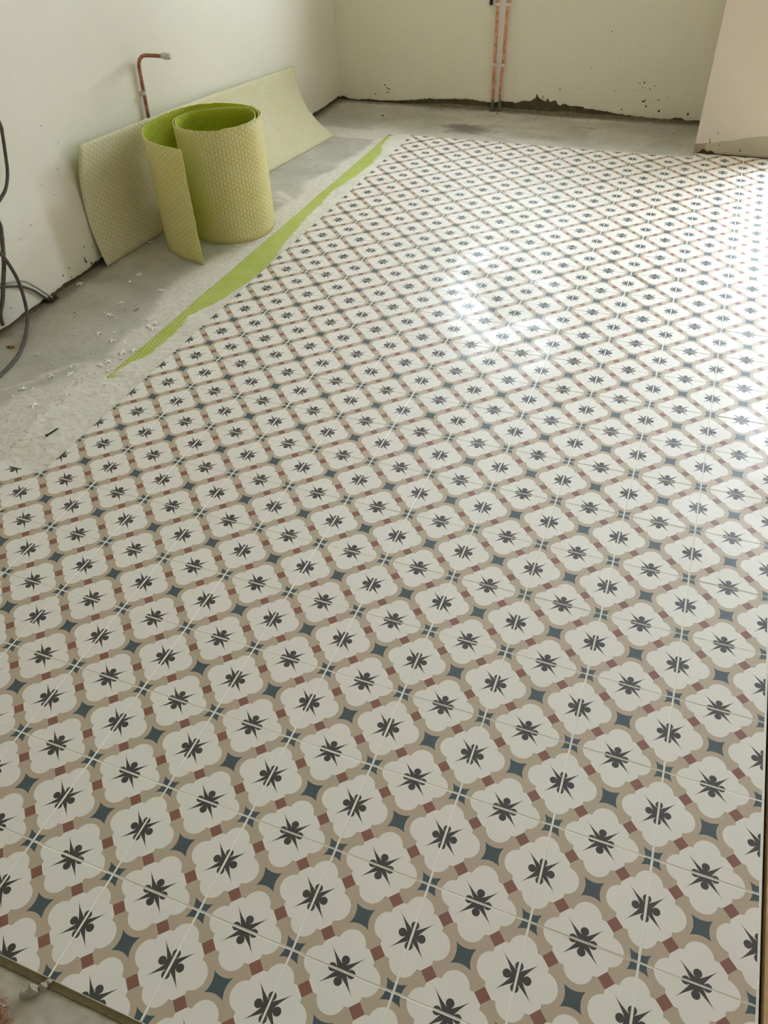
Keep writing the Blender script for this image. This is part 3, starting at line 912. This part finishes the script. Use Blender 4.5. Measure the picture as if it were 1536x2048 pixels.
# ------------------------------------------------------------------ small things on the floor
na = thing('nail', 'black nail lying on the adhesive ridge near the tile corner', 'nail', (-1.720, 0.806, -0.0055), rz=math.radians(77))
MB().tube([(-0.024, 0, 0), (0.019, 0, 0.0005), (0.027, 0, 0.0008)], [0.0026, 0.0026, 0.0008], 8).build('shank', M_BLACK, na)
MB().tube([(-0.027, 0, 0), (-0.0235, 0, 0)], [0.0055, 0.0055], 10).build('head', M_BLACK, na)

ch = thing('wall_plug', 'small brown wall plug with a dark tip lying beside the looping cable', 'plug', (-2.281, 1.235, ZS + 0.006), rz=math.radians(20))
MB().tube([(0.0, 0, 0), (0.012, 0, 0), (0.019, 0, 0)], [0.0045, 0.0055, 0.006], 8).build('sleeve', M_AMBER, ch)
MB().tube([(-0.013, 0, 0), (-0.004, 0, 0), (0.0, 0, 0)], [0.002, 0.0052, 0.0048], 8).build('tip', M_BLACK, ch)

m = MB().blob((0, 0, 0.004), 0.008, 0.014, 0.0035)
o = m.build('mortar_chip', M_CRUMB, None, (-1.965, 1.672, ZS)); tag(o, 'olive mortar chip on bare screed between spacers and roll flap', 'mortar')

m = MB()
for (dx, dy, dz, s) in ((0, 0, .009, .013), (.012, .012, .008, .010), (-.012, -.010, .007, .011), (.016, .022, .005, .007)):
    m.blob((dx, dy, dz), s, s * 0.9, s * 0.75)
o = m.build('mortar_lump', M_CRUMB, None, (-0.612, -0.626, -0.006)); tag(o, 'crumbly mortar lump on the threshold below the tile edge', 'mortar')

# ragged reddish fibre mat beyond the threshold
m = MB()
X, Y, F, nx, ny = grid(-0.90, -0.585, -0.80, -0.648, 0.006)
bd = np.interp(X, [-0.90, -0.66, -0.60, -0.58], [-0.640, -0.655, -0.69, -0.72]) + (fnoise(X, Y, 0.02, 151) - 0.5) * 0.02
Zc = 0.003 + (fnoise(X, Y, 0.018, 153, 3) - 0.5) * 0.009
Zc = np.where(Y < bd - 0.004, Zc, -0.009)
keep = ((Y < bd + 0.004)[F]).all(1)
cm, _ = grid_object('doormat', X, Y, Zc, F[keep], M_COIR)
tag(cm, 'frayed reddish brown fibre mat at the lower left corner beyond the threshold', 'doormat')
fb = MB()
for k in range(150):
    x = random.uniform(-0.70, -0.60); y = float(np.interp(x, [-0.90, -0.66, -0.60], [-0.640, -0.655, -0.69])) - random.uniform(-0.004, 0.03)
    a = random.uniform(0, 6.28); l = random.uniform(0.006, 0.018)
    fb.tube([(x, y, 0.003), (x + l * 0.5 * math.cos(a), y + l * 0.5 * math.sin(a), 0.009), (x + l * math.cos(a), y + l * math.sin(a), 0.006)], 0.0007, 4)
o = fb.build('fibre', M_COIR, cm); o['kind'] = 'stuff'

# loose crumbs and dirt on the screed, more along the walls
m = MB()
def crumb(x, y, s, z=ZS):
    k = len(m.v)
    a = random.uniform(0, 6.28); e = random.uniform(0.5, 1.0)
    for q in range(5):
        th = a + 2 * math.pi * q / 5
        m.v.append((x + s * math.cos(th) * random.uniform(.7, 1.2), y + s * e * math.sin(th) * random.uniform(.7, 1.2), z))
    m.v.append((x, y, z + s * 0.7))
    for q in range(5):
        m.f.append((k + q, k + (q + 1) % 5, k + 5))
for k in range(240):
    crumb(-2.40 + abs(random.gauss(0, 0.03)) + 0.004, random.uniform(0.6, 4.85), random.uniform(0.0012, 0.0042))
for k in range(200):
    crumb(random.uniform(-2.38, 0.1), 4.885 - abs(random.gauss(0, 0.05)), random.uniform(0.0012, 0.0045))
for k in range(130):
    crumb(random.uniform(-2.35, -1.85), random.uniform(0.7, 2.1), random.uniform(0.001, 0.003))
for k in range(50):
    crumb(random.uniform(-1.6, 0.1), random.uniform(4.3, 4.85), random.uniform(0.0015, 0.004))
for (x, y, s) in ((-2.216, 1.57, .005), (-1.95, 4.60, .012), (-2.19, 1.53, .004), (-2.02, 1.66, .004), (-2.01, 1.64, .004), (-1.20, 4.83, .008), (-2.11, 1.90, .004), (-1.74, 2.60, .006)):
    crumb(x, y, s)
for k in range(100):
    x = random.uniform(-1.88, -1.66)
    crumb(x, random.uniform(0.64, 1.18), random.uniform(0.001, 0.003), float(np.interp(x, [-1.87, -1.62], [-0.0135, -0.006])))
crumb(0.017, 2.577, 0.006, 0.0003)
o = m.build('debris', M_DIRT); tag(o, 'dark crumbs of dirt and mortar scattered over the bare screed', 'debris', kind='stuff')

# dried splashes and chips on the walls
def splashes(parent, spots, place, mat=M_DIRT):
    m = MB()
    for (u, z, a, b) in spots:
        k = len(m.v); n = 7
        for q in range(n):
            th = 2 * math.pi * q / n
            m.v.append(place(u + a * math.cos(th) * random.uniform(.6, 1.2), z + b * math.sin(th) * random.uniform(.6, 1.2), 0.0))
        m.v.append(place(u, z, 0.0012))
        for q in range(n):
            m.f.append((k + q, k + (q + 1) % n, k + n))
    o = m.build('splashes', mat, parent); o['kind'] = 'stuff'
S = [(1.899, .638, .003, .003), (1.967, .553, .0025, .0025), (1.918, .46, .003, .003), (1.798, .435, .0022, .0022), (1.851, .373, .0025, .0025), (1.671, .311, .002, .004), (1.591, .283, .0015, .009),
     (1.934, .106, .004, .003), (1.988, .086, .003, .004), (1.915, .051, .0045, .016), (1.92, .04, .006, .007), (1.95, .02, .006, .008), (1.943, .030, .003, .006), (1.803, .062, .004, .004), (1.754, .048, .004, .006), (1.415, .057, .003, .005), (1.80, .02, .004, .006)]
S += [(random.uniform(1.3, 2.4), abs(random.gauss(0, .3)) + .02, random.uniform(.0008, .002), random.uniform(.0008, .002)) for k in range(70)]
S += [(random.uniform(4.2, 4.8), random.uniform(.02, .4), random.uniform(.0015, .003), random.uniform(.0015, .003)) for k in range(16)]
splashes(wl, S, lambda u, z, d: (-2.3997 + d, u, z))
S = [(-.518, .482, .004, .004), (-.615, .279, .004, .003), (-.517, .194, .003, .003), (-.299, .205, .004, .004), (-.279, .18, .004, .004), (-.272, .21, .006, .006), (-.231, .174, .004, .005), (-.204, .193, .004, .004),
     (-.237, .072, .006, .008), (-.152, .05, .007, .009), (.029, .044, .008, .011), (-.802, .14, .005, .006), (-.112, .132, .004, .004), (-.673, .156, .003, .003), (-.26, .10, .01, .006), (-.25, .108, .004, .01), (-2.044, .102, .006, .005), (-2.014, .078, .006, .006),
     (-2.026, .054, .006, .005), (-2.03, .085, .005, .005), (-2.01, .06, .004, .004), (-2.12, .04, .006, .005), (-.167, .114, .005, .005), (-.328, .158, .003, .003), (-.447, .151, .003, .003), (-.388, .045, .005, .005), (-.91, .09, .003, .012)]
S += [(random.uniform(-2.3, .1), abs(random.gauss(0, .22)) + .06, random.uniform(.001, .0025), random.uniform(.001, .0025)) for k in range(110)]
splashes(wb, S, lambda u, z, d: (u, 4.8997 - d, z))
splashes(pier, [(.195, .075, .002, .014), (.20, .062, .003, .004), (.25, .05, .003, .003), (.23, .115, .004, .003), (.37, .03, .005, .005)] + [(random.uniform(.14, .6), random.uniform(.02, .5), .0015, .0015) for k in range(14)],
         lambda u, z, d: (u, 4.2997 - d, z))
